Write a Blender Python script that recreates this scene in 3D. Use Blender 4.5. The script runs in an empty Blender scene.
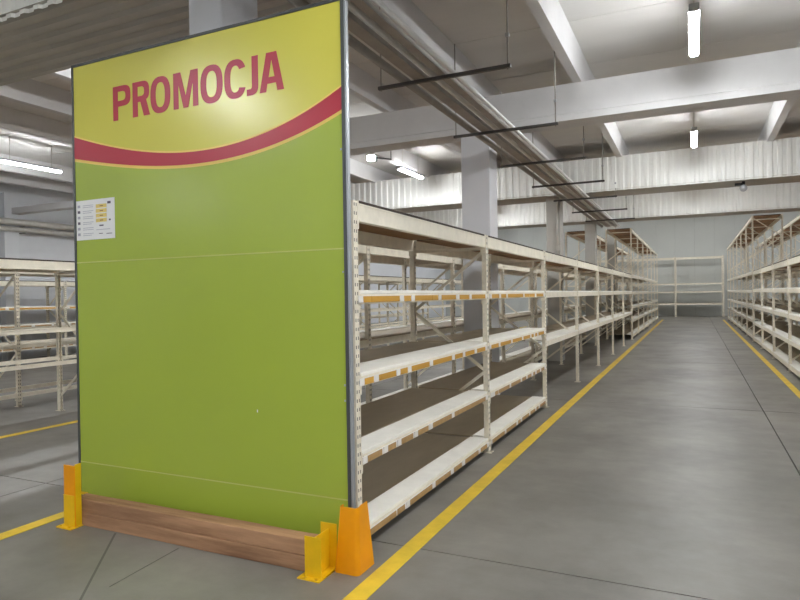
import bpy, bmesh, math, random
from mathutils import Matrix, Vector
random.seed(7)
sc = bpy.context.scene
COL = sc.collection

# ---------------------------------------------------------------- camera
F_PX, YAW, PITCH, ROLL, EYE = 620.55, .4429, .0068, -.0158, 1.604
r0 = Vector((math.cos(YAW), math.sin(YAW), 0)); f0 = Vector((-math.sin(YAW), math.cos(YAW), 0)); zz = Vector((0, 0, 1))
fwd = math.cos(PITCH)*f0 - math.sin(PITCH)*zz
down = -math.cos(PITCH)*zz - math.sin(PITCH)*f0
cR, sR = math.cos(ROLL), math.sin(ROLL)
right = cR*r0 - sR*down
down2 = sR*r0 + cR*down
cd = bpy.data.cameras.new('camera'); cam = bpy.data.objects.new('camera', cd); COL.objects.link(cam)
cd.sensor_width = 36; cd.lens = 36*F_PX/800; cd.clip_start = .05; cd.clip_end = 200
m3 = Matrix((right, -down2, -fwd)).transposed()
cam.matrix_world = Matrix.Translation((0, 0, EYE)) @ m3.to_4x4()
sc.camera = cam

# ---------------------------------------------------------------- world, exposure
w = bpy.data.worlds.new('world'); sc.world = w; w.use_nodes = True
w.node_tree.nodes['Background'].inputs[0].default_value = (.75, .8, .9, 1)
w.node_tree.nodes['Background'].inputs[1].default_value = .0
sc.view_settings.view_transform = 'Standard'; sc.view_settings.look = 'None'
sc.view_settings.gamma = 1; sc.view_settings.use_curve_mapping = False
sc.view_settings.exposure = 1.62
LAMP = 60.0                      # emission of the lamp diffusers

# ---------------------------------------------------------------- materials
def srgb(r, g, b):
    f = lambda c: ((c/255+.055)/1.055)**2.4 if c > 10 else c/255/12.92
    return (f(r), f(g), f(b), 1)
def mat(name, rgb, rough=.6, metal=0., var=.0, scale=4., bump=.0, bscale=40., spec=.4, stretch=None, coat=0., rgb2=None, vscale2=None):
    m = bpy.data.materials.new(name); m.use_nodes = True
    nt = m.node_tree; b = nt.nodes['Principled BSDF']; L = nt.links.new
    b.inputs['Roughness'].default_value = rough; b.inputs['Metallic'].default_value = metal
    b.inputs['Specular IOR Level'].default_value = spec; b.inputs['Coat Weight'].default_value = coat
    b.inputs['Coat Roughness'].default_value = .15
    c = srgb(*rgb); b.inputs['Base Color'].default_value = c
    if var or bump:
        tc = nt.nodes.new('ShaderNodeTexCoord'); mp = nt.nodes.new('ShaderNodeMapping')
        L(tc.outputs['Object'], mp.inputs[0])
        oi = nt.nodes.new('ShaderNodeObjectInfo'); sh = nt.nodes.new('ShaderNodeMath'); sh.operation = 'MULTIPLY'; sh.inputs[1].default_value = 37.
        L(oi.outputs['Random'], sh.inputs[0]); cx = nt.nodes.new('ShaderNodeCombineXYZ')
        L(sh.outputs[0], cx.inputs[0]); L(sh.outputs[0], cx.inputs[2]); L(cx.outputs[0], mp.inputs['Location'])
        if stretch: mp.inputs['Scale'].default_value = stretch
    if var:
        n = nt.nodes.new('ShaderNodeTexNoise'); n.inputs['Scale'].default_value = scale; n.inputs['Detail'].default_value = 6; n.inputs['Roughness'].default_value = .62
        L(mp.outputs[0], n.inputs['Vector'])
        rp = nt.nodes.new('ShaderNodeValToRGB'); rp.color_ramp.elements[0].position = .3; rp.color_ramp.elements[1].position = .7
        if rgb2: a, d = srgb(*rgb2), c
        else:
            a = tuple(x*(1-var) for x in c[:3])+(1,); d = tuple(min(1, x*(1+var*.6)) for x in c[:3])+(1,)
        rp.color_ramp.elements[0].color = a; rp.color_ramp.elements[1].color = d
        L(n.outputs[0], rp.inputs[0]); L(rp.outputs[0], b.inputs['Base Color'])
    if bump:
        n2 = nt.nodes.new('ShaderNodeTexNoise'); n2.inputs['Scale'].default_value = bscale; n2.inputs['Detail'].default_value = 4
        L(mp.outputs[0], n2.inputs['Vector'])
        bp = nt.nodes.new('ShaderNodeBump'); bp.inputs['Strength'].default_value = bump; bp.inputs['Distance'].default_value = .01
        L(n2.outputs[0], bp.inputs['Height']); L(bp.outputs[0], b.inputs['Normal'])
    return m
M = {}
M['white_paint'] = mat('cream_rack_paint', (240, 232, 214), .45, var=.10, scale=9)
M['shelf_white'] = mat('white_shelf_board', (250, 247, 238), .5, var=.07, scale=5)
M['board'] = mat('dark_hardboard', (182, 168, 145), .6, var=.16, scale=3, stretch=(1, .3, 1))
M['deck'] = mat('brown_chipboard', (158, 120, 84), .7, var=.22, scale=6, stretch=(1, .35, 1))
M['dark_edge'] = mat('dark_board_edge', (60, 48, 40), .8)
M['green'] = mat('green_sheet', (166, 185, 68), .25, var=.02, scale=1.2, spec=.5)
M['yellow_print'] = mat('yellow_print', (220, 213, 92), .25, var=.02, scale=1.2, spec=.5)
M['red_print'] = mat('red_print', (184, 34, 58), .36, spec=.5)
M['peach_print'] = mat('pale_yellow_print', (245, 214, 105), .36, spec=.5)
M['frame_dark'] = mat('dark_aluminium', (84, 87, 88), .45, metal=.3)
M['frame_light'] = mat('silver_aluminium', (176, 180, 186), .35, metal=.5)
M['paper'] = mat('white_paper', (232, 233, 232), .4, spec=.5)
M['ink'] = mat('grey_ink', (170, 170, 182), .6); M['ink_dark'] = mat('dark_ink', (88, 80, 96), .6)
M['ink_yellow'] = mat('yellow_ink', (226, 204, 120), .6); M['ink_brown'] = mat('brown_ink', (150, 112, 60), .6)
M['yellow_steel'] = mat('yellow_steel_paint', (238, 190, 20), .4, var=.10, scale=9)
M['orange_steel'] = mat('orange_steel_paint', (244, 160, 4), .4, var=.06, scale=7)
M['timber'] = mat('worn_timber', (198, 154, 118), .75, var=.25, scale=5, stretch=(.22, 2.2, 2.2), bump=.25, bscale=30, rgb2=(128, 92, 66))
M['line'] = mat('yellow_floor_paint', (230, 195, 60), .5, var=.16, scale=5)
M['concrete'] = mat('light_concrete', (214, 213, 213), .8, var=.06, scale=2, bump=.1, bscale=25)
M['slab'] = mat('ceiling_concrete', (222, 220, 217), .85, var=.07, scale=1.2, stretch=(.4, 1.2, 1))
M['column'] = mat('painted_column', (212, 213, 217), .7, var=.04, scale=2)
M['column_grey'] = mat('bare_concrete_column', (186, 184, 178), .85, var=.08, scale=2)
M['cladding'] = mat('white_corrugated_steel', (236, 236, 232), .4, var=.04, scale=1.5)
M['soffit'] = mat('grey_soffit_sheet', (184, 180, 172), .5, var=.08, scale=1.5)
M['wall'] = mat('white_wall', (224, 226, 230), .8, var=.04, scale=1)
M['far_wall'] = mat('grey_sandwich_panel', (206, 208, 203), .33, var=.03, scale=1, spec=.5)
M['galv'] = mat('galvanised_steel', (206, 203, 196), .5, metal=.15, var=.12, scale=6)
M['galv_dark'] = mat('dark_galvanised_steel', (158, 154, 147), .55, metal=.15, var=.12, scale=6)
M['pipe_white'] = mat('white_pipe', (228, 228, 226), .4)
M['black'] = mat('black_metal', (44, 44, 46), .5); M['chrome'] = mat('lamp_fitting', (180, 182, 186), .3, metal=.5)
M['tag_ochre'] = mat('ochre_price_tag', (206, 156, 62), .5); M['tag_white'] = mat('white_price_tag', (236, 232, 226), .4)
M['green_highlight'] = mat('pale_green_highlight', (190, 196, 104), .35)  # lighter green standing in for the highlight on the seams
M['galv_black'] = mat('dark_steel_channel', (86, 84, 82), .5, metal=.2)
M['tag_brown'] = mat('brown_price_tag', (182, 146, 96), .5, var=.15, scale=20)
M['crack'] = mat('worn_crack', (108, 105, 101), .8)
M['joint'] = mat('joint_filler', (70, 69, 68), .9)
# floor concrete: mottled grey with scuffs
def floor_mat():
    m = bpy.data.materials.new('trowelled_concrete'); m.use_nodes = True; nt = m.node_tree; b = nt.nodes['Principled BSDF']; L = nt.links.new
    ge = nt.nodes.new('ShaderNodeNewGeometry')
    def noise(scale, det, st=(1, 1, 1), ro=.6):
        mp = nt.nodes.new('ShaderNodeMapping'); mp.inputs['Scale'].default_value = st; L(ge.outputs['Position'], mp.inputs[0])
        n = nt.nodes.new('ShaderNodeTexNoise'); n.inputs['Scale'].default_value = scale; n.inputs['Detail'].default_value = det; n.inputs['Roughness'].default_value = ro
        L(mp.outputs[0], n.inputs['Vector']); return n.outputs[0]
    r1 = nt.nodes.new('ShaderNodeValToRGB'); L(noise(.8, 8, (1, .8, 1), .6), r1.inputs[0])
    r1.color_ramp.elements[0].position = .32; r1.color_ramp.elements[1].position = .7
    r1.color_ramp.elements[0].color = srgb(107, 104, 98); r1.color_ramp.elements[1].color = srgb(144, 140, 133)
    r2 = nt.nodes.new('ShaderNodeValToRGB'); L(noise(7, 5, (.7, 1.2, 1)), r2.inputs[0])
    r2.color_ramp.elements[0].position = .35; r2.color_ramp.elements[1].position = .65
    r2.color_ramp.elements[0].color = (.95, .95, .95, 1); r2.color_ramp.elements[1].color = (1.04, 1.04, 1.04, 1)
    mx = nt.nodes.new('ShaderNodeMix'); mx.data_type = 'RGBA'; mx.blend_type = 'MULTIPLY'; mx.inputs[0].default_value = 1
    L(r1.outputs[0], mx.inputs[6]); L(r2.outputs[0], mx.inputs[7]); L(mx.outputs[2], b.inputs['Base Color'])
    mr = nt.nodes.new('ShaderNodeMapRange'); mr.inputs[3].default_value = .34; mr.inputs[4].default_value = .52; L(noise(2.5, 4), mr.inputs[0]); L(mr.outputs[0], b.inputs['Roughness'])
    b.inputs['Specular IOR Level'].default_value = .4
    bp = nt.nodes.new('ShaderNodeBump'); bp.inputs['Strength'].default_value = .06; bp.inputs['Distance'].default_value = .01
    L(noise(60, 3), bp.inputs['Height']); L(bp.outputs[0], b.inputs['Normal'])
    return m
M['floor'] = floor_mat()
# rack posts: cream paint with a row of dark punched slots
def post_mat():
    m = mat('punched_rack_post', (236, 227, 208), .5, var=.16, scale=14); nt = m.node_tree; L = nt.links.new; b = nt.nodes['Principled BSDF']
    tc = nt.nodes.new('ShaderNodeTexCoord'); sp = nt.nodes.new('ShaderNodeSeparateXYZ'); L(tc.outputs['Object'], sp.inputs[0])
    def mth(op, a, v=None):
        n = nt.nodes.new('ShaderNodeMath'); n.operation = op; L(a, n.inputs[0])
        if v is not None: n.inputs[1].default_value = v
        return n.outputs[0]
    a = mth('LESS_THAN', mth('FRACT', mth('MULTIPLY', sp.outputs[2], 18.)), .38)
    c = mth('LESS_THAN', mth('ABSOLUTE', mth('SUBTRACT', mth('ABSOLUTE', sp.outputs[1]), .013)), .005)
    k = nt.nodes.new('ShaderNodeMath'); k.operation = 'MULTIPLY'; L(a, k.inputs[0]); L(c, k.inputs[1])
    mx = nt.nodes.new('ShaderNodeMix'); mx.data_type = 'RGBA'; L(k.outputs[0], mx.inputs[0])
    src = b.inputs['Base Color'].links[0].from_socket
    L(src, mx.inputs[6]); mx.inputs[7].default_value = srgb(96, 88, 78); L(mx.outputs[2], b.inputs['Base Color'])
    return m
M['post'] = post_mat()
def emit_mat():
    m = bpy.data.materials.new('lit_diffuser'); m.use_nodes = True; b = m.node_tree.nodes['Principled BSDF']
    b.inputs['Base Color'].default_value = (.9, .9, .9, 1); b.inputs['Emission Color'].default_value = (.96, .985, 1, 1); b.inputs['Emission Strength'].default_value = LAMP
    return m
M['lit'] = emit_mat()

# ---------------------------------------------------------------- helpers
def bx(bm, x0, x1, y0, y1, z0, z1):
    v = [bm.verts.new(p) for p in ((x0,y0,z0),(x1,y0,z0),(x1,y1,z0),(x0,y1,z0),(x0,y0,z1),(x1,y0,z1),(x1,y1,z1),(x0,y1,z1))]
    for f in ((3,2,1,0),(4,5,6,7),(0,1,5,4),(1,2,6,5),(2,3,7,6),(3,0,4,7)): bm.faces.new([v[i] for i in f])
def bar(bm, p, q, wx, wy):
    p, q = Vector(p), Vector(q); d = (q-p).normalized()
    a = d.cross(Vector((0, 1, 0))) if abs(d.y) < .9 else d.cross(Vector((0, 0, 1)))
    a.normalize(); b = d.cross(a).normalized()
    vs = []
    for e in (p, q):
        for s, t in ((-1,-1),(1,-1),(1,1),(-1,1)): vs.append(bm.verts.new(e+a*s*wx/2+b*t*wy/2))
    for f in ((3,2,1,0),(4,5,6,7),(0,1,5,4),(1,2,6,5),(2,3,7,6),(3,0,4,7)): bm.faces.new([vs[i] for i in f])
def cyl(bm, p, q, r, n=12):
    p, q = Vector(p), Vector(q); d = (q-p).normalized()
    a = d.cross(Vector((0, 1, 0))) if abs(d.y) < .9 else d.cross(Vector((1, 0, 0)))
    a.normalize(); b = d.cross(a)
    A = [bm.verts.new(p+(a*math.cos(2*math.pi*i/n)+b*math.sin(2*math.pi*i/n))*r) for i in range(n)]
    B = [bm.verts.new(q+(a*math.cos(2*math.pi*i/n)+b*math.sin(2*math.pi*i/n))*r) for i in range(n)]
    for i in range(n): bm.faces.new((A[i], A[(i+1) % n], B[(i+1) % n], B[i])).smooth = True
    bm.faces.new(A[::-1]); bm.faces.new(B)
def extrude(bm, poly, lift):
    """poly: list of 3D points (planar), lift: vector"""
    A = [bm.verts.new(p) for p in poly]; B = [bm.verts.new(Vector(p)+Vector(lift)) for p in poly]; n = len(A)
    bm.faces.new(A); bm.faces.new(B[::-1])
    for i in range(n): bm.faces.new((A[i], B[i], B[(i+1) % n], A[(i+1) % n]))
def fin(bm, bevel=0.):
    if bevel: bmesh.ops.bevel(bm, geom=bm.edges[:], offset=bevel, segments=2, affect='EDGES', profile=.5)
    bmesh.ops.recalc_face_normals(bm, faces=bm.faces[:])
    return bm
def mesh(name, bm, m):
    me = bpy.data.meshes.new(name); fin(bm); bm.to_mesh(me); bm.free(); me.materials.append(M[m]); return me
def link(name, me, parent=None, loc=(0, 0, 0), rz=0):
    o = bpy.data.objects.new(name, me); COL.objects.link(o); o.location = loc; o.rotation_euler = (0, 0, rz)
    if parent: o.parent = parent
    return o
def obj(name, bm, m, parent=None, loc=(0, 0, 0), bevel=0.):
    if bevel: fin(bm, bevel)
    return link(name, mesh(name, bm, m), parent, loc)
def tag(o, label, cat, group=None):
    o['label'] = label; o['category'] = cat
    if group: o['group'] = group
    return o
def thing(name, label, cat, loc=(0, 0, 0), group=None): return tag(link(name, None, None, loc), label, cat, group)
def struct(o): o['kind'] = 'structure'; return o
CACHE = {}
def box_me(name, dims, m, bevel=0.):
    """box mesh centred on x, y, z; shared between alike pieces"""
    key = (name, tuple(round(d, 4) for d in dims), m)
    if key not in CACHE:
        bm = bmesh.new(); a, b, c = dims; bx(bm, -a/2, a/2, -b/2, b/2, -c/2, c/2)
        if bevel: fin(bm, bevel)
        CACHE[key] = mesh(name, bm, m)
    return CACHE[key]
def box(name, x0, x1, y0, y1, z0, z1, m, parent=None, bevel=0., org=(0, 0, 0)):
    return link(name, box_me(name, (x1-x0, y1-y0, z1-z0), m, bevel), parent, ((x0+x1)/2-org[0], (y0+y1)/2-org[1], (z0+z1)/2-org[2]))

# ---------------------------------------------------------------- room shell
XL, XR, YB, YF = -17.2, 9.6, -15.0, 44.4        # left wall, right wall, wall behind the camera, far wall
HALL_Y = 21.6                                   # behind it the hall is higher
Z_SLAB, Z_RIB, Z_HIGH = 4.98, 4.60, 7.3
BAY = 2.7; Y0 = 3.366
def YK(k): return Y0+BAY*k
floor = struct(box('floor', XL, XR, YB, YF, -.25, -.012, 'joint'))
fo = floor.location
xs = [XL, -11.19, -5.19, .81, 6.81, XR]; ys = [YB, -8.1, -2.27, 3.585, 9.47, 15.35, 21.2, 27.1, 33, 38.9, YF]
for i in range(len(xs)-1):
    for j in range(len(ys)-1):
        g = .006
        box('floor_slab', xs[i]+(g if i else 0), xs[i+1]-g, ys[j]+(g if j else 0), ys[j+1]-g, -.06, 0, 'floor', floor, org=fo)
struct(box('wall_left', XL-.25, XL, YB, YF, 0, Z_HIGH, 'wall'))
struct(box('wall_right', XR, XR+.25, YB, YF, 0, Z_HIGH, 'wall'))
struct(box('wall_back', XL-.25, XR+.25, YB-.25, YB, 0, Z_HIGH, 'wall'))
wf = struct(box('wall_front', XL-.25, XR+.25, YF+.05, YF+.3, 0, Z_HIGH, 'joint'))
x = XL
while x < XR-.01:                               # sandwich panels of the far wall
    x1 = min(x+1.15, XR); box('wall_panel', x, x1-.004, YF, YF+.05, 0, Z_HIGH, 'far_wall', wf, bevel=.004, org=wf.location); x = x1
# ceiling: slabs between ribs, cross beams, clad bulkheads
ceil = struct(box('ceiling', XL, XR, YB, HALL_Y, Z_SLAB+.03, Z_SLAB+.2, 'slab'))
co = ceil.location
RIBS = [8.9, 7.4, 4.4, 2.9, 1.42, -1.47, -2.97, -4.5, -6.08, -7.6, -9.1, -10.75, -14.2, -15.6]
def rib(x, y0, y1):
    b = bmesh.new(); h = Z_SLAB+.03-Z_RIB
    extrude(b, [(-.06, -(y1-y0)/2, -h/2), (.06, -(y1-y0)/2, -h/2), (.105, -(y1-y0)/2, h/2), (-.105, -(y1-y0)/2, h/2)], (0, y1-y0, 0))
    key = ('rib', round(y1-y0, 3))
    if key not in CACHE: CACHE[key] = mesh('ceiling_rib', b, 'concrete')
    else: b.free()
    link('ceiling_rib', CACHE[key], ceil, (x-co[0], (y0+y1)/2-co[1], Z_RIB+h/2-co[2]))
ROWS = [3.55, 9.27, 15.02, 20.77]
edges = [YB]+ROWS+[HALL_Y]
for x in RIBS:
    for a, b in zip(edges[:-1], edges[1:]):
        if b-a > 1.5: rib(x, a, b)
bord = sorted([XL]+RIBS+[XR])
y = 7.87-1.6*4
rowsY = []
while y < 20.6: rowsY.append(y); y += 1.6
for a, b in zip(bord[:-1], bord[1:]):
    if b <= XL+.01 or a > 3: continue
    for y in rowsY: box('ceiling_slab', a+.02, b-.02, y+.006, y+1.594, Z_SLAB-.02, Z_SLAB+.03, 'slab', ceil, org=co)
for y in ROWS[1:2]+[-2.2, -7.9]:
    bm = bmesh.new()
    prof = [(-.21, 4.07), (.21, 4.07), (.21, 4.16), (.18, 4.18), (.18, 4.6), (-.18, 4.6), (-.18, 4.18), (-.21, 4.16)]
    x0 = -9.2 if y > 5 else XL
    extrude(bm, [(x0-co[0], y+p-co[1], z-co[2]) for p, z in prof], (XR-x0, 0, 0))
    obj('cross_beam', bm, 'concrete', ceil)
box('tie_beam', XL, -9.2, 10.9, 11.15, 4.03, 4.2, 'concrete', ceil, org=co)
# corrugated sheet, 1 m wide, ribs upright, trapezoid profile
def corr_pts(width, pitch, depth):
    p = []; n = round(width/pitch)
    for i in range(n):
        a = i*pitch
        p += [(a, 0), (a+pitch*.36, 0), (a+pitch*.5, depth), (a+pitch*.86, depth)]
    p.append((width, 0)); return p
def corr_sheet(width, height, pitch, depth):
    b = bmesh.new(); pts = corr_pts(width, pitch, depth)
    lo = [b.verts.new((x, -d, 0)) for x, d in pts]; hi = [b.verts.new((x, -d, height)) for x, d in pts]
    for i in range(len(pts)-1): b.faces.new((lo[i], lo[i+1], hi[i+1], hi[i]))
    return b
Z_BULK = 3.87
front_me = mesh('cladding_sheet', corr_sheet(1., 4.63-Z_BULK, 1/6, .02), 'cladding')
def soffit_me(length, depth):
    b = bmesh.new(); pts = corr_pts(depth, depth/6, .03)
    lo = [b.verts.new((0, y, -d)) for y, d in pts]; hi = [b.verts.new((length, y, -d)) for y, d in pts]
    for i in range(len(pts)-1): b.faces.new((lo[i], hi[i], hi[i+1], lo[i+1]))
    return mesh('soffit_sheet', b, 'soffit')
sof = soffit_me(2., 1.)
for y in (ROWS[0]+.1, ROWS[2], ROWS[3]):
    core = box('bulkhead', XL, XR, y-.46, y+.5, Z_BULK+.04, 4.6, 'soffit', ceil, org=co)
    cx, cy, cz = core.location
    n = int(XR-XL)+1
    for i in range(n):
        if XL+i+1 > XR+.3: continue
        link('cladding_sheet', front_me, core, (XL+i-co[0]-cx, y-.465-co[1]-cy, Z_BULK-co[2]-cz))
    for i in range(0, n-1, 2): link('soffit_sheet', sof, core, (XL+i-co[0]-cx, y-.5-co[1]-cy, Z_BULK+.035-co[2]-cz))
# the higher part of the hall behind the last bulkhead
hc = struct(box('ceiling', XL, XR, HALL_Y, YF, Z_HIGH, Z_HIGH+.2, 'slab'))
struct(box('wall_upper', XL, XR, HALL_Y-.2, HALL_Y, 4.62, Z_HIGH, 'wall'))
# columns in the gap of the back-to-back racks
for i, y in enumerate(ROWS+[26.5]):
    hw = (.15, .225)[i] if i < 2 else .16
    bm = bmesh.new(); bx(bm, -hw, hw, -.2, .2, 0, (Z_BULK+.05 if i in (0, 2, 3) else 4.07 if i == 1 else Z_HIGH)); 
    c = struct(obj('column', bm, 'column' if i < 2 else 'column_grey', None, (-2.998 if i else -3.06, y, 0), .012))
    if i == 2:
        b = bmesh.new(); cyl(b, (.11, -.23, 2.4), (.11, -.23, 3.8), .02); bx(b, .08, .14, -.25, -.2, 2.62, 2.74)
        obj('conduit', b, 'galv', c)
# left wall details: pilasters and wall pipe
wl = bpy.data.objects['wall_left']
for y in (10.9, 16.6): box('pilaster', XL, XL+.22, y-.2, y+.2, 0, 4.6, 'wall', wl, org=wl.location)

# hairline cracks in the slab in front of the panel
for a, b, wd in (((-3.62, 3.0), (-2.85, 2.08), .014), ((-3.02, 2.98), (-2.975, 2.42), .006)):
    bm = bmesh.new(); bar(bm, (a[0]-fo[0], a[1]-fo[1], .0-fo[2]), (b[0]-fo[0], b[1]-fo[1], .0-fo[2]), .0016, wd)
    obj('floor_crack', bm, 'crack', floor)
# ---------------------------------------------------------------- floor lines
def line(label, x, y0, y1, wd=.115):
    bm = bmesh.new(); bx(bm, -wd/2, wd/2, 0, y1-y0, 0, .003)
    tag(obj('floor_line', bm, 'line', None, (x, y0, 0)), label, 'floor line', 'yellow floor lines')
line('yellow floor line along the shelves behind the green panel, left edge of the wide aisle', -1.642, -1, 38.5)
line('yellow floor line along the right hand shelves of the wide aisle', 1.43, 3, 38.5, .1)
line('yellow floor line running up to the yellow post left of the green panel', -4.30, -1, 3.28)
line('yellow floor line in front of the racks at the far left', -7.44, 1, 30)

# ---------------------------------------------------------------- racks
DEPTH = .85
def post_mesh(h):
    key = ('post', h)
    if key not in CACHE:
        b = bmesh.new(); t = .004   # C profile, open towards the rack's inside (-x is the front)
        prof = [(-.024, -.028), (-.024, .028), (.024, .028), (.024, .016), (.020, .016), (.020, .024), (-.020, .024), (-.020, -.024), (.020, -.024), (.020, -.016), (.024, -.016), (.024, -.028)]
        A = [b.verts.new((x, y, 0)) for x, y in prof]; B = [b.verts.new((x, y, h)) for x, y in prof]; n = len(prof)
        for i in range(n): b.faces.new((A[i], A[(i+1) % n], B[(i+1) % n], B[i]))
        b.faces.new(B[::-1]); b.faces.new(A)
        bx(b, -.05, .05, -.045, .045, 0, .006)
        CACHE[key] = mesh('upright_post', b, 'post')
    return CACHE[key]
def beam_mesh(L, h):
    key = ('beam', round(L, 3), h)
    if key not in CACHE:
        b = bmesh.new(); bx(b, -.022, .022, -L/2, L/2, -h, 0)
        for s in (-1, 1):
            y = s*(L/2-.008); bx(b, -.028, .03, min(y, y+s*.012), max(y, y+s*.012), -h-.05, .015)
        bx(b, -.026, -.022, -L/2+.02, L/2-.02, -.012, -.002); bx(b, -.026, -.022, -L/2+.02, L/2-.02, -h+.002, -h+.012)
        CACHE[key] = mesh('beam', b, 'white_paint')
    return CACHE[key]
def brace_mesh(dx, dz):
    key = ('brace', round(dx, 3), round(dz, 3))
    if key not in CACHE:
        b = bmesh.new(); bar(b, (-dx/2, 0, -dz/2), (dx/2, 0, dz/2), .03, .018); CACHE[key] = mesh('brace', b, 'white_paint')
    return CACHE[key]
def deck_me(d):
    me = box_me('deck_board', d, 'deck')
    if len(me.materials) == 1:                  # sawn edges are dark
        me.materials.append(M['dark_edge'])
        for p in me.polygons:
            if abs(p.normal.z) < .5: p.material_index = 1
    return me
def rack(label, xf, side, ks, height, levels, tags=(), group='pallet racks', along='y', origin=None, depth=DEPTH, top_deck=True, end_brace=True):
    """xf: x of the front face; side=+1 the rack extends towards -x (front faces +x), -1 mirrored.
    levels: function(bay index) -> list of (z, beam height, white depth)"""
    t = thing('storage_rack', label, 'shelving', origin or (xf, YK(ks[0])+(.1 if height > 3 else 0), 0), group)
    if along == 'x': t.rotation_euler = (0, 0, -math.pi/2)
    s = -side                                   # inwards direction
    fx, rx = s*.024, s*(depth-.024)
    for i, k in enumerate(ks):
        y = i*BAY
        o = link('upright_post', post_mesh(height+.01), t, (fx, y, 0)); o.rotation_euler = (0, 0, 0 if s > 0 else math.pi)
        o = link('upright_post', post_mesh(height+.01), t, (rx, y, 0)); o.rotation_euler = (0, 0, math.pi if s > 0 else 0)
        dx = depth-.10; mid = (fx+rx)/2
        z = .22; up = True
        while z+.6 < height:
            o = link('brace', brace_mesh(dx, .58), t, (mid, y, z+.3))
            o.rotation_euler = (0, 0, 0 if up else math.pi); z += .61; up = not up
        link('brace', brace_mesh(dx, 0), t, (mid, y, height-.12))
    LB = BAY-.066
    for i in range(len(ks)-1):
        yc = (i+.5)*BAY
        lv = levels(ks[i])
        for j, (z, bh, wd) in enumerate(lv):
            top = j == len(lv)-1
            fb = link('beam', beam_mesh(LB, bh), t, (s*.026, yc, z)); fb.rotation_euler = (0, 0, 0 if s > 0 else math.pi)
            rb = link('beam', beam_mesh(LB, bh), t, (s*(depth-.026), yc, z)); rb.rotation_euler = (0, 0, math.pi if s > 0 else 0)
            if top:
                if top_deck:
                    n = 3
                    for q in range(n):
                        w_ = (LB-.02)/n
                        o = link('deck_board', deck_me((depth-.02, w_-.004, .018)), t, (s*depth/2, yc-LB/2+.01+w_*(q+.5), z+.010))
                continue
            if wd is None: continue
            if wd:
                o = link('shelf_panel', box_me('shelf_panel', (wd, LB-.01, .022), 'shelf_white', .003), t, (s*(wd/2+.004), yc, z+.012))
            bd = depth-.02-(wd or 0)
            link('shelf_board', box_me('shelf_board', (bd, LB-.01, .014), 'board'), t, (s*((wd or .0)+.008+bd/2), yc, z+.008))
            if ks[i] in tags:
                # price strip and its cards on the front beam
                st = link('price_strip', box_me('price_strip', (.006, LB-.04, .044), 'tag_white'), fb, (-.029, 0, -.034))
                y = -LB/2+.06+random.random()*.08
                while y < LB/2-.1:
                    wl_ = random.choice((.12, .2, .26, .34, .42)); wl_ = min(wl_, LB/2-.04-y)
                    if wl_ < .03: break
                    link('price_tag', box_me('price_tag', (.003, wl_, .040), 'tag_ochre' if j > 1 else 'tag_brown'), fb, (-.0335, y+wl_/2, -.035))
                    y += wl_
                    if random.random() < .75:
                        w2 = .06
                        link('price_tag', box_me('price_tag', (.005, w2, .044), 'tag_white'), fb, (-.034, y+w2/2+.006, -.033)); y += w2+.012
                    y += random.choice((.0, .004, .02))
    return t
def lv_A(k):
    if k < 2: return [(.13, .062, .19), (.605, .062, .20), (1.10, .062, .30), (1.62, .066, .2), (2.19, .115, 0)]
    return [(.925, .07, .30), (1.62, .075, .2), (2.19, .115, 0)]
def lv_tall(top): return lambda k: [(.16, .08, .2), (.66, .075, .2), (1.12, .075, .2), (1.60, .075, .2), (2.18, .085, .2), (top, .1, 0)]
def lv_low(k): return [(.14, .08, .2), (.62, .075, .2), (1.12, .075, .2), (1.62, .075, .2), (2.19, .115, 0)]
def lv_AL(k): return [(.14, .08, .25), (1.12, .075, .2), (2.19, .115, 0)]
def lv_B(k): return [(.80, .05, None), (1.25, .06, None), (2.13, .115, 0)]
def lv_C(k): return [(.44, .09, .2), (1.0, .09, .2), (1.46, .075, .2), (2.13, .115, 0)]
def lv_B2(k): return [(.20, .06, None), (.95, .06, None), (2.13, .1, 0)]
XA = -1.894
rack('low cream rack fixed behind the green panel, its price-tagged shelves facing the wide aisle', XA, 1, range(0, 8), 2.19, lv_A, tags=(0, 1), group='racks left of the wide aisle')
rack('tall cream rack beyond the low one on the left side of the wide aisle', XA, 1, range(7, 14), 3.76, lv_tall(3.76), group='racks left of the wide aisle')
XAL = XA-2*DEPTH-.51
rack('low cream rack backing onto the price-tagged one, facing the next aisle', XAL, -1, range(0, 8), 2.19, lv_AL, group='racks left of the wide aisle')
rack('tall cream rack at the far end behind the grey columns, facing the next aisle', XAL, -1, range(7, 14), 3.76, lv_tall(3.76), group='racks left of the wide aisle')
XRr = 1.65
rack('low cream rack on the right side of the wide aisle', XRr, -1, range(2, 8), 2.2, lv_low, group='racks right of the wide aisle')
rack('tall cream rack beyond the low one on the right side of the wide aisle', XRr, -1, range(7, 14), 3.93, lv_tall(3.93), group='racks right of the wide aisle')
rack('low cream rack backing onto the low right rack, partly hidden by it', XRr+2*DEPTH+.5, 1, range(3, 8), 2.2, lv_low, group='racks right of the wide aisle')
rack('tall cream rack backing onto the tall right rack, its top seen behind it', XRr+2*DEPTH+.5, 1, range(7, 14), 3.93, lv_tall(3.93), group='racks right of the wide aisle')
XB = -7.66
rack('low cream rack at the far left, nearest the panel, behind a floor line', XB, 1, range(-1, 8), 2.13, lv_B, group='racks at the far left', depth=.78)
rack('low cream rack standing behind the nearest far-left rack, back to back with it', XB-.78*2-.9, -1, range(-1, 8), 2.13, lv_B2, group='racks at the far left', depth=.78)
rack('low cream rack nearest the white wall on the far left', -15.6, 1, range(0, 9), 2.13, lv_C, tags=(2, 3, 4), group='racks at the far left', depth=.78)
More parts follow.
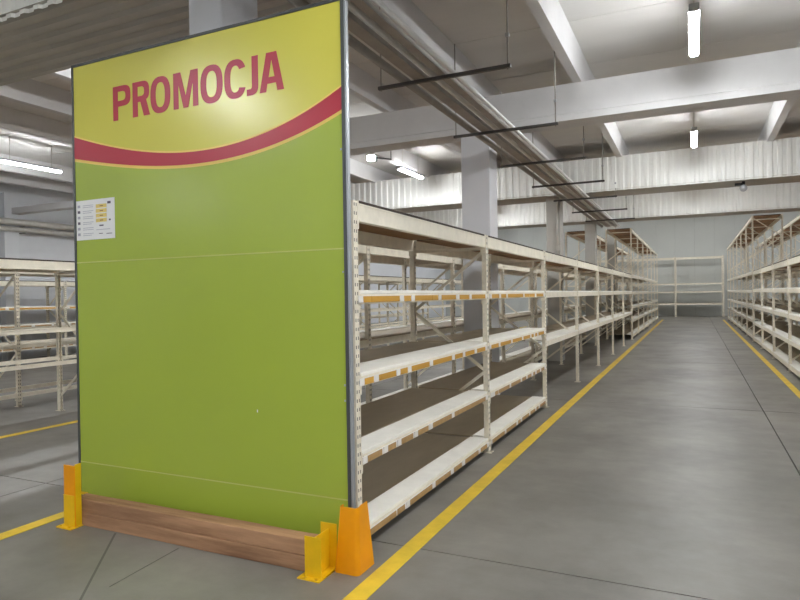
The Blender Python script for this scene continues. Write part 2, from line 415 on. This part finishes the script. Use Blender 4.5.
# far end rack: bays run along x
t = thing('storage_rack', 'cream rack of wide open bays standing across the far end wall', 'shelving', (1.62, 43.1, 0))
for i in range(5):
    for d in (0, .8):
        o = link('upright_post', post_mesh(3.78), t, (-i*BAY, d, 0)); o.rotation_euler = (0, 0, math.pi/2); o.scale = (1.2, 2., 1)
    if i < 4:
        for z, h in ((.84, .10), (1.59, .09), (2.11, .09), (3.75, .11)):
            for d in (0, .8):
                o = link('beam', beam_mesh(BAY-.125, h), t, (-(i+.5)*BAY, d, z)); o.rotation_euler = (0, 0, math.pi/2)
        for z in (.84, 1.59):
            link('shelf_board', box_me('shelf_board', (BAY-.13, .76, .014), 'board'), t, (-(i+.5)*BAY, .4, z+.008))

# ---------------------------------------------------------------- green promotion panel
PX0, PX1, PY, PZ1 = -4.35, -1.893, 3.285, 3.43
pan = thing('promotion_panel', 'tall green and yellow panel lettered PROMOCJA closing the end of the rack', 'sign', ((PX0+PX1)/2, PY, 0))
po = pan.location
def pbox(name, x0, x1, y0, y1, z0, z1, m, bevel=0., parent=None): return box(name, x0, x1, y0, y1, z0, z1, m, parent or pan, bevel, org=po)
fx0, fx1 = PX0+.02, PX1-.036
for a, b in ((.0, .352), (.358, 1.896)): pbox('panel_sheet', fx0, fx1, PY, PY+.018, a, b, 'green', .002)
topsheet = pbox('panel_sheet', fx0, fx1, PY, PY+.018, 1.902, PZ1-.02, 'green', .002)
pbox('backing_board', fx0, fx1, PY+.0185, PY+.024, .0, PZ1-.02, 'frame_light')
pbox('edge_trim', PX0, PX0+.02, PY-.006, PY+.026, 0, PZ1, 'frame_dark', .002)
pbox('edge_trim', PX1-.036, PX1-.014, PY-.008, PY+.026, 0, PZ1, 'frame_dark', .002)
pbox('edge_trim', PX1-.0138, PX1, PY-.004, PY+.026, 0, PZ1, 'frame_light', .002)
pbox('edge_trim', PX0+.0202, PX1-.0362, PY-.006, PY+.026, PZ1-.02, PZ1, 'frame_dark', .002)
for z in (.352, 1.896): pbox('seam_highlight', fx0, fx1, PY-.0015, PY+.01, z-.001, z+.0075, 'green_highlight')  # pale strips that paint the highlight along the sheet seams
# printed fields (thin film on the top sheet)
XSW = [-4.33, -4.303, -4.05, -3.735, -3.437, -3.25, -3.065, -2.9, -2.717, -2.55, -2.392, -2.24, -2.087, -1.929]
TOP = [(-4.33, 2.878), (-4.303, 2.865), (-4.05, 2.773), (-3.735, 2.70), (-3.437, 2.657), (-3.065, 2.634), (-2.717, 2.645), (-2.392, 2.697), (-2.087, 2.798), (-1.929, 2.90)]
BOT = [(-4.33, 2.712), (-4.303, 2.703), (-4.05, 2.632), (-3.735, 2.590), (-3.437, 2.566), (-3.065, 2.549), (-2.717, 2.556), (-2.392, 2.594), (-2.087, 2.675), (-1.929, 2.76)]
def fitc(pts):
    # smooth cubic through the measured points (least squares, done by hand with normal equations)
    n = 4; A = [[0.]*n for _ in range(n)]; B = [0.]*n
    for x, z in pts:
        u = x+3.1; pw = [u**i for i in range(n)]
        for i in range(n):
            B[i] += pw[i]*z
            for j in range(n): A[i][j] += pw[i]*pw[j]
    for i in range(n):
        p = A[i][i]
        for j in range(i, n): A[i][j] /= p
        B[i] /= p
        for r in range(n):
            if r != i:
                q = A[r][i]
                for j in range(i, n): A[r][j] -= q*A[i][j]
                B[r] -= q*B[i]
    return lambda x: sum(B[i]*(x+3.1)**i for i in range(n))
ftop, fbot = fitc(TOP), fitc(BOT)
def film(name, fa, fb, m, y):
    b = bmesh.new(); n = 48; x0, x1 = fx0+.001, fx1-.001
    for i in range(n):
        xa, xb = x0+(x1-x0)*i/n, x0+(x1-x0)*(i+1)/n
        q = [(xa, fa(xa)), (xb, fa(xb)), (xb, fb(xb)), (xa, fb(xa))]
        b.faces.new([b.verts.new((p-po[0], y-po[1], z)) for p, z in q])
    bmesh.ops.remove_doubles(b, verts=b.verts[:], dist=1e-5)
    r = bmesh.ops.extrude_face_region(b, geom=b.faces[:])
    for v in [g for g in r['geom'] if isinstance(g, bmesh.types.BMVert)]: v.co.y += .0008
    return obj(name, b, m, pan)
film('yellow_field', lambda x: PZ1-.021, lambda x: ftop(x), 'yellow_print', PY-.001)
film('pale_stripe', lambda x: ftop(x)+.012, lambda x: fbot(x)-.022, 'peach_print', PY-.0022)
film('red_swoosh', lambda x: ftop(x), lambda x: fbot(x), 'red_print', PY-.0034)
# letters
def arc(cx, cz, rx, rz, a0, a1, n=14, e=2.5):
    out = []
    for i in range(n+1):
        a = math.radians(a0+(a1-a0)*i/n); c, s = math.cos(a), math.sin(a)
        out.append((cx+rx*math.copysign(abs(c)**(2/e), c), cz+rz*math.copysign(abs(s)**(2/e), s)))
    return out
H = .253; S = .052
def L_P(w, leg=False):
    zc = H*.70; bz = H*.30
    out = [(0, 0), (S, 0), (S, zc-bz+.0)]+arc(w*.5, zc, w*.5, bz, -90, 90, e=3.2)+[(0, H)]
    hole = [(S, zc-bz+.042)]+arc(w*.47, zc, w*.53-S, bz-.042, -90, 90, e=3.)+[(S, zc+bz-.042)]
    return [out, hole]
def L_R(w):
    zc = H*.715; bz = H*.285
    out = [(0, 0), (S, 0), (S, .105), (w*.46, .105), (w-S-.006, 0), (w+.004, 0), (w*.80, .118)]+arc(w*.5, zc, w*.49, bz, -52, 90, e=3.)+[(0, H)]
    hole = [(S, zc-bz+.038)]+arc(w*.47, zc, w*.53-S, bz-.038, -90, 90, e=3.)+[(S, zc+bz-.038)]
    return [out, hole]
def L_O(w): return [arc(w/2, H/2, w/2, H/2+.004, 0, 360, 44)[:-1], arc(w/2, H/2, w/2-S, H/2-.038, 0, 360, 44)[:-1]]
def L_M(w): return [[(0, 0), (0, H), (.068, H), (w/2, .085), (w-.068, H), (w, H), (w, 0), (w-.048, 0), (w-.048, .165), (w/2+.022, 0), (w/2-.022, 0), (.048, .165), (.048, 0)]]
def L_C(w): return [arc(w/2, H/2, w/2, H/2+.004, 26, 334, 40)+arc(w/2, H/2, w/2-S, H/2-.038, 322, 38, 40)]
def L_J(w): return [[(w-S, H), (w, H)]+arc(w*.35, .058, w*.65, .060, 0, -90, 10)+[(0, -.002), (0, .040), (w*.2, .040)]+arc(w*.3, .066, w*.7-S, .026, -90, 0, 8)]
def L_A(w): return [[(0, 0), (w*.29, H), (w*.71, H), (w, 0), (w-.053, 0), (w-.063, .052), (.063, .052), (.053, 0)], [(.074, .094), (w-.074, .094), (w/2, .205)]]
WORD = [(L_P, -3.900, .182), (L_R, -3.697, .168), (L_O, -3.519, .192), (L_M, -3.298, .228), (L_O, -3.049, .196), (L_C, -2.840, .186), (L_J, -2.652, .095), (L_A, -2.547, .194)]
for fn, x0, wd in WORD:
    cu = bpy.data.curves.new('letter', 'CURVE'); cu.dimensions = '2D'; cu.fill_mode = 'BOTH'; cu.extrude = .0005
    for pts in fn(wd):
        sp = cu.splines.new('POLY'); sp.points.add(len(pts)-1); sp.use_cyclic_u = True
        for p, (a, b) in zip(sp.points, pts): p.co = (a, b, 0, 1)
    tmp = bpy.data.objects.new('tmp', cu); me = bpy.data.meshes.new_from_object(tmp)
    bpy.data.objects.remove(tmp); bpy.data.curves.remove(cu)
    me.materials.clear(); me.materials.append(M['red_print'])
    me.transform(Matrix.Rotation(math.pi/2, 4, 'X'))
    link('letter', me, pan, (x0-po[0], -.0018, 2.938))
# small screws on the right edge and scratches
for z in (1.055, .96, 2.5, 1.75): pbox('screw', -1.945, -1.935, PY-.003, PY, z, z+.012, 'frame_light', .001)
pbox('scratch', -2.615, -2.607, PY-.0006, PY, .85, .868, 'paper')
pbox('corner_clip', -4.325, -4.255, PY-.02, PY, .108, .122, 'yellow_steel')
# notice sheet
nt = thing('notice_sheet', 'white printed notice with small icons stuck near the left edge of the green panel', 'notice', (-4.113, PY-.002, 2.07))
NW, NH = .42, .305
def nb(name, x0, x1, z0, z1, m, d=.0012): return box(name, x0-NW/2, x1-NW/2, -.0015-d, -.0015, z0, z1, m, nt)
box('sheet', -NW/2, NW/2, -.0015, .0, 0, NH, 'paper', nt)
for i in range(6):
    z = NH-.055-i*.043
    nb('icon', .018, .045, z, z+.02, 'ink_dark' if i in (1, 3) else 'ink')
    for q in range(2): nb('text_line', .075, .19-.02*(q*(i % 2)), z+.012-q*.014, z+.016-q*.014, 'ink')
for i in range(4):
    z = NH-.062-i*.036
    nb('label_box', .22, .335, z-.006, z+.022, 'ink_yellow'); nb('mark', .262, .298, z+.004, z+.011, 'ink_brown', .0018)
nb('mark', .255, .30, .098, .108, 'ink_dark'); nb('mark', .345, .38, .262, .28, 'ink_dark'); nb('mark', .36, .378, .135, .147, 'ink_dark')
nb('text_line', .25, .29, .04, .045, 'ink_dark'); nb('text_line', .33, .39, .036, .041, 'ink_dark'); nb('text_line', .22, .37, .07, .074, 'ink')

# ---------------------------------------------------------------- timber kerb and steel guards in front of the panel
for z, lab in ((0, 'lower of the two worn timber beams lying in front of the green panel'), (.0955, 'upper of the two worn timber beams lying in front of the green panel')):
    bm = bmesh.new(); bx(bm, -4.06, -1.985, 3.012+(.006 if z else 0), 3.125, z+.001, z+.0935)
    fin(bm, .005)
    bmesh.ops.subdivide_edges(bm, edges=[e for e in bm.edges if abs(e.verts[0].co.x-e.verts[1].co.x) > 1], cuts=14)
    for v in bm.verts: v.co.y += math.sin(v.co.x*5+z*40)*.0025; v.co.z += (math.sin(v.co.x*7+1)*.0015 if v.co.z > z+.05 else 0)
    for v in bm.verts: v.co -= Vector((-2.97, 3.057, z))
    tag(obj('timber_beam', bm, 'timber', None, (-2.97, 3.057, z)), lab, 'timber', 'timber kerb')
# right bracket: channel that closes the timber end
t = thing('timber_bracket', 'yellow steel channel bracket holding the right end of the timber beams', 'bracket', (-1.965, 3.05, 0))
def tb(name, x0, x1, y0, y1, z0, z1, m='yellow_steel', bevel=.0015): return box(name, x0, x1, y0, y1, z0, z1, m, t, bevel, org=t.location)
tb('front_flange', -2.035, -1.924, 2.96, 2.966, .008, .238); tb('web', -1.979, -1.972, 2.9665, 3.1295, .008, .232); tb('rear_flange', -2.035, -1.924, 3.13, 3.136, .008, .262)
bm = bmesh.new()
def plate_with_holes(bm, x0, x1, y0, y1, z0, z1, holes, r, n=10):
    """flat plate made of a grid of cells, each hole cell has an n-gon cut"""
    cu = bpy.data.curves.new('plate', 'CURVE'); cu.dimensions = '2D'; cu.fill_mode = 'BOTH'; cu.extrude = (z1-z0)/2
    for pts in [[(x0, y0), (x1, y0), (x1, y1), (x0, y1)]]+[[(hx+r*math.cos(2*math.pi*i/n), hy+r*math.sin(2*math.pi*i/n)) for i in range(n)] for hx, hy in holes]:
        sp = cu.splines.new('POLY'); sp.points.add(len(pts)-1); sp.use_cyclic_u = True
        for p, (a, b) in zip(sp.points, pts): p.co = (a, b, 0, 1)
    tmp = bpy.data.objects.new('tmp', cu); me = bpy.data.meshes.new_from_object(tmp); bpy.data.objects.remove(tmp); bpy.data.curves.remove(cu)
    bm.from_mesh(me); bpy.data.meshes.remove(me)
    bmesh.ops.translate(bm, verts=bm.verts[:], vec=(0, 0, (z0+z1)/2))
plate_with_holes(bm, -.10, .048, -.125, .095, .0, .008, [(-.06, -.105), (.015, -.105), (.04, .07)], .012)
obj('base_plate', bm, 'yellow_steel', t)
# left post
t = thing('guard_post', 'yellow steel guard post standing at the left foot of the green panel', 'guard post', (-4.0, 3.03, 0))
tb('front_flange', -4.078, -3.967, 2.955, 2.963, .008, .438, 'orange_steel'); tb('web', -3.975, -3.967, 2.9635, 3.01, .008, .448, 'yellow_steel'); tb('weld_lip', -4.079, -3.966, 2.949, 2.9545, .222, .228, 'yellow_steel', .001)
tb('lower_face', -4.077, -3.968, 2.950, 2.9545, .010, .2215, 'yellow_steel')
bm = bmesh.new(); plate_with_holes(bm, -.11, .042, -.12, .0, .0, .008, [(.0, -.1), (-.09, -.1)], .011); obj('base_plate', bm, 'yellow_steel', t)
# orange rack protector: bent tapered sheet round the corner post
t = thing('rack_protector', 'orange tapered steel protector round the front corner post of the rack', 'rack guard', (-1.82, 3.16, 0))
bm = bmesh.new()
def prof(z):
    k = z/.39
    xl = -1.912+.034*k; xr = -1.752-.008*k; yf = 3.082+.012*k; yb = 3.275-.062*k; r = .028
    p = [(xl, yf+.04), (xl, yf+.008), (xl+.008, yf)]
    for i in range(7):
        a = -math.pi/2+math.pi/2*i/6; p.append((xr-r+r*math.cos(a), yf+r+r*math.sin(a)))
    p.append((xr, yb)); return p
rings = []
for z in (.0, .385):
    o_ = prof(z); i_ = []
    cxm, cym = -1.83, 3.19
    for q, (x_, y_) in enumerate(o_):
        dx_, dy_ = (.006, .0) if q < 2 else ((0, .006) if q == 2 else ((-.006, 0) if q > 8 else (-.006*(q-2)/7, .006*(1-(q-3)/7))))
        i_.append((x_+dx_, y_+dy_))
    rings.append([bm.verts.new((x_+1.82, y_-3.16, z)) for x_, y_ in o_+i_[::-1]])
n = len(rings[0])
for i in range(n): bm.faces.new((rings[0][i], rings[0][(i+1) % n], rings[1][(i+1) % n], rings[1][i]))
bm.faces.new(rings[1]); bm.faces.new(rings[0][::-1])
for v in rings[1]:
    if v.co.x > .06 : v.co.z += .012
obj('bent_sheet', bm, 'orange_steel', t)

# ---------------------------------------------------------------- lamps
def lamp(label, x, y0, y1, z=4.40, roof=Z_SLAB-.02):
    t = thing('tube_lamp', label, 'lamp', (x, (y0+y1)/2, z), 'fluorescent lamps'); L = y1-y0
    bm = bmesh.new(); extrude(bm, [(-.05, -L/2, .022), (-.03, -L/2, .0), (.03, -L/2, 0), (.05, -L/2, .022), (.05, -L/2, .034), (-.05, -L/2, .034)], (0, L, 0)); obj('diffuser', bm, 'lit', t)
    box('housing', -.048, .048, -L/2, L/2, .0345, .085, 'chrome', t, .006)
    for s in (-1, 1): box('end_cap', -.05, .05, s*(L/2+.02)-.0195, s*(L/2+.02)+.0195, .0, .08, 'chrome', t, .01)
    for s in (-1, 1):
        b = bmesh.new(); cyl(b, (0, s*L*.35, .085), (0, s*L*.35, roof-z), .006, 6); obj('hanger_rod', b, 'galv', t)
    return t
A1 = [(2.0, 'out of view above the camera'), (6.92, 'nearest in view, large'), (12.1, 'second from the camera'), (17.52, 'third, behind the first corrugated band')]
for y, s in A1: lamp('lit tube lamp hanging over the wide aisle, '+s, .03, y, y+1.3)
NEARS = [(-12.5, 'added as fill farthest behind the camera'), (-7.0, 'added as fill well behind the camera'), (-1.15, 'unseen just behind the camera')]  # unseen lamps added to light the panel; second-aisle nearest one inferred from its highlight
for q, nm in ((.03, 'wide aisle'), (-5.88, 'second aisle'), (-12.48, 'far left aisle'), (6.0, 'far right aisle')):
    for y, wh in NEARS: lamp('lit tube lamp over the %s, %s' % (nm, wh), q, y, y+1.3)
    for y, wh in ((23.3, 'first'), (28.6, 'second'), (34.0, 'third'), (39.4, 'last')):  # unseen high lamps added to brighten the dark far hall
        lamp('added unseen lit tube lamp high over the %s, %s beyond the bulkheads' % (nm, wh), q, y, y+1.3, 6.4, Z_HIGH)
for y, wh in ((4.95, 'peeping over the top edge of the green panel'), (12.45, 'seen left of the white column'), (18.0, 'behind the white column')):
    lamp('lit tube lamp over the second aisle, '+wh, -5.88, y, y+1.25)
for y, wh in ((2.0, 'outside the left picture edge'), (7.8, 'long and bright at the left picture edge'), (13.6, 'behind the green panel'), (18.2, 'farthest before the bulkhead')):
    lamp('lit tube lamp over the far left aisle, '+wh, -12.48, y, y+1.3)
for y, wh in ((2.0, 'nearest'), (7.0, 'second'), (12.3, 'third'), (17.6, 'fourth')):  # lamps outside the view, added for the light they give
    lamp('added unseen lit tube lamp over the far right aisle, %s right of the camera' % wh, 6.0, y, y+1.3)
# small floodlight on an arm next to the lamp over the second aisle
t = thing('floodlight', 'small bright floodlight with a black arm left of the white column', 'lamp', (-5.83, 11.05, 4.38))
bm = bmesh.new(); bx(bm, -.07, .07, -.05, .05, -.05, .05); obj('lens', bm, 'lit', t, bevel=.015)
box('housing', -.075, .075, .051, .12, -.055, .055, 'black', t, .01)
bm = bmesh.new(); bar(bm, (0, .1, .03), (.05, .8, .12), .03, .03); obj('arm', bm, 'black', t)
bm = bmesh.new(); cyl(bm, (.05, .8, .12), (.05, .8, Z_SLAB-.02-4.38), .008, 6); obj('hanger_rod', bm, 'black', t)
# dome camera under the first bulkhead
t = thing('security_camera', 'small dark camera mounted under the first corrugated band above the right racks', 'camera', (.95, 14.75, 3.84))
bm = bmesh.new(); bmesh.ops.create_uvsphere(bm, u_segments=14, v_segments=8, radius=.075); bmesh.ops.translate(bm, verts=bm.verts[:], vec=(0, 0, -.11)); obj('dome', bm, 'chrome', t)
bm = bmesh.new(); cyl(bm, (0, 0, -.09), (0, 0, .03), .03); bx(bm, -.16, -.02, -.03, .03, -.05, .0); obj('mount', bm, 'black', t)

# ---------------------------------------------------------------- overhead services
PZ = 3.74; PYE = 21.3
def run(name, label, cat, x, build, m, skew=-.006):
    b = bmesh.new(); build(b); o = tag(obj(name, b, m, None, (x, 2.0, PZ)), label, cat, 'overhead service runs'); o.rotation_euler = (0, 0, -skew); return o
LN = PYE-2.0
def tray(w_, h_):
    def f(b):
        bx(b, -w_/2, w_/2, 0, LN, .0, .004); bx(b, -w_/2, -w_/2+.004, 0, LN, .0041, h_); bx(b, w_/2-.004, w_/2, 0, LN, .0041, h_)
    return f
run('overhead_pipe', 'leftmost dark grey pipe of the bundle hanging over the rack', 'pipe', -2.60, lambda b: cyl(b, (0, 0, .04), (0, LN, .04), .04, 16), 'galv_dark')
run('cable_tray', 'wide dark cable tray beside the leftmost overhead pipe', 'cable tray', -2.405, tray(.12, .07), 'galv_dark')
run('overhead_pipe', 'grey middle pipe of the overhead bundle between the two cable trays', 'pipe', -2.28, lambda b: cyl(b, (0, 0, .03), (0, LN, .03), .03, 14), 'galv')
run('cable_tray', 'narrow grey cable tray beside the white overhead pipe', 'cable tray', -2.17, tray(.08, .05), 'galv_dark')
run('overhead_pipe', 'thin white pipe on the right side of the overhead bundle', 'pipe', -2.055, lambda b: cyl(b, (0, 0, .02), (0, LN, .02), .02, 12), 'pipe_white')
names = ['nearest to the green panel', 'second from the green panel', 'third from the green panel', 'fourth from the green panel', 'fifth, just under the first corrugated band', 'sixth from the green panel', 'seventh, before the second corrugated band']
for i, y in enumerate((5.66, 7.86, 10.05, 12.3, 14.4, 16.75, 19.0)):
    t = thing('trapeze_hanger', 'dark steel trapeze bar carrying the overhead pipes, '+names[i], 'pipe hanger', (-2.2, y, PZ), 'trapeze hangers')
    box('crossbar', -.69, .69, -.018, .018, -.036, -.002, 'galv_black', t, .003)
    top = (Z_BULK+.03 if i == 4 else Z_SLAB-.02)-PZ
    for s in (-1, 1):
        bm = bmesh.new(); cyl(bm, (s*.66, 0, -.05), (s*.66, 0, top), .008, 6); obj('hanger_rod', bm, 'galv_dark', t)
        box('nut', s*.66-.018, s*.66+.018, -.018, .018, .25, .285, 'chrome', t, .004)
# pipes along the left wall
for z, r, lab in ((3.80, .09, 'upper grey pipe running along the white left wall'), (3.60, .07, 'lower grey pipe running along the white left wall')):
    bm = bmesh.new(); cyl(bm, (0, 0, 0), (0, 30, 0), r, 14); o = tag(obj('wall_pipe', bm, 'galv', None, (XL+.33, -3, z)), lab, 'pipe', 'wall pipes')
    for q in range(7): box('pipe_clamp', -.33, .0, q*4.4+1-.02, q*4.4+1.02, -r-.02, -r, 'galv_dark', o)
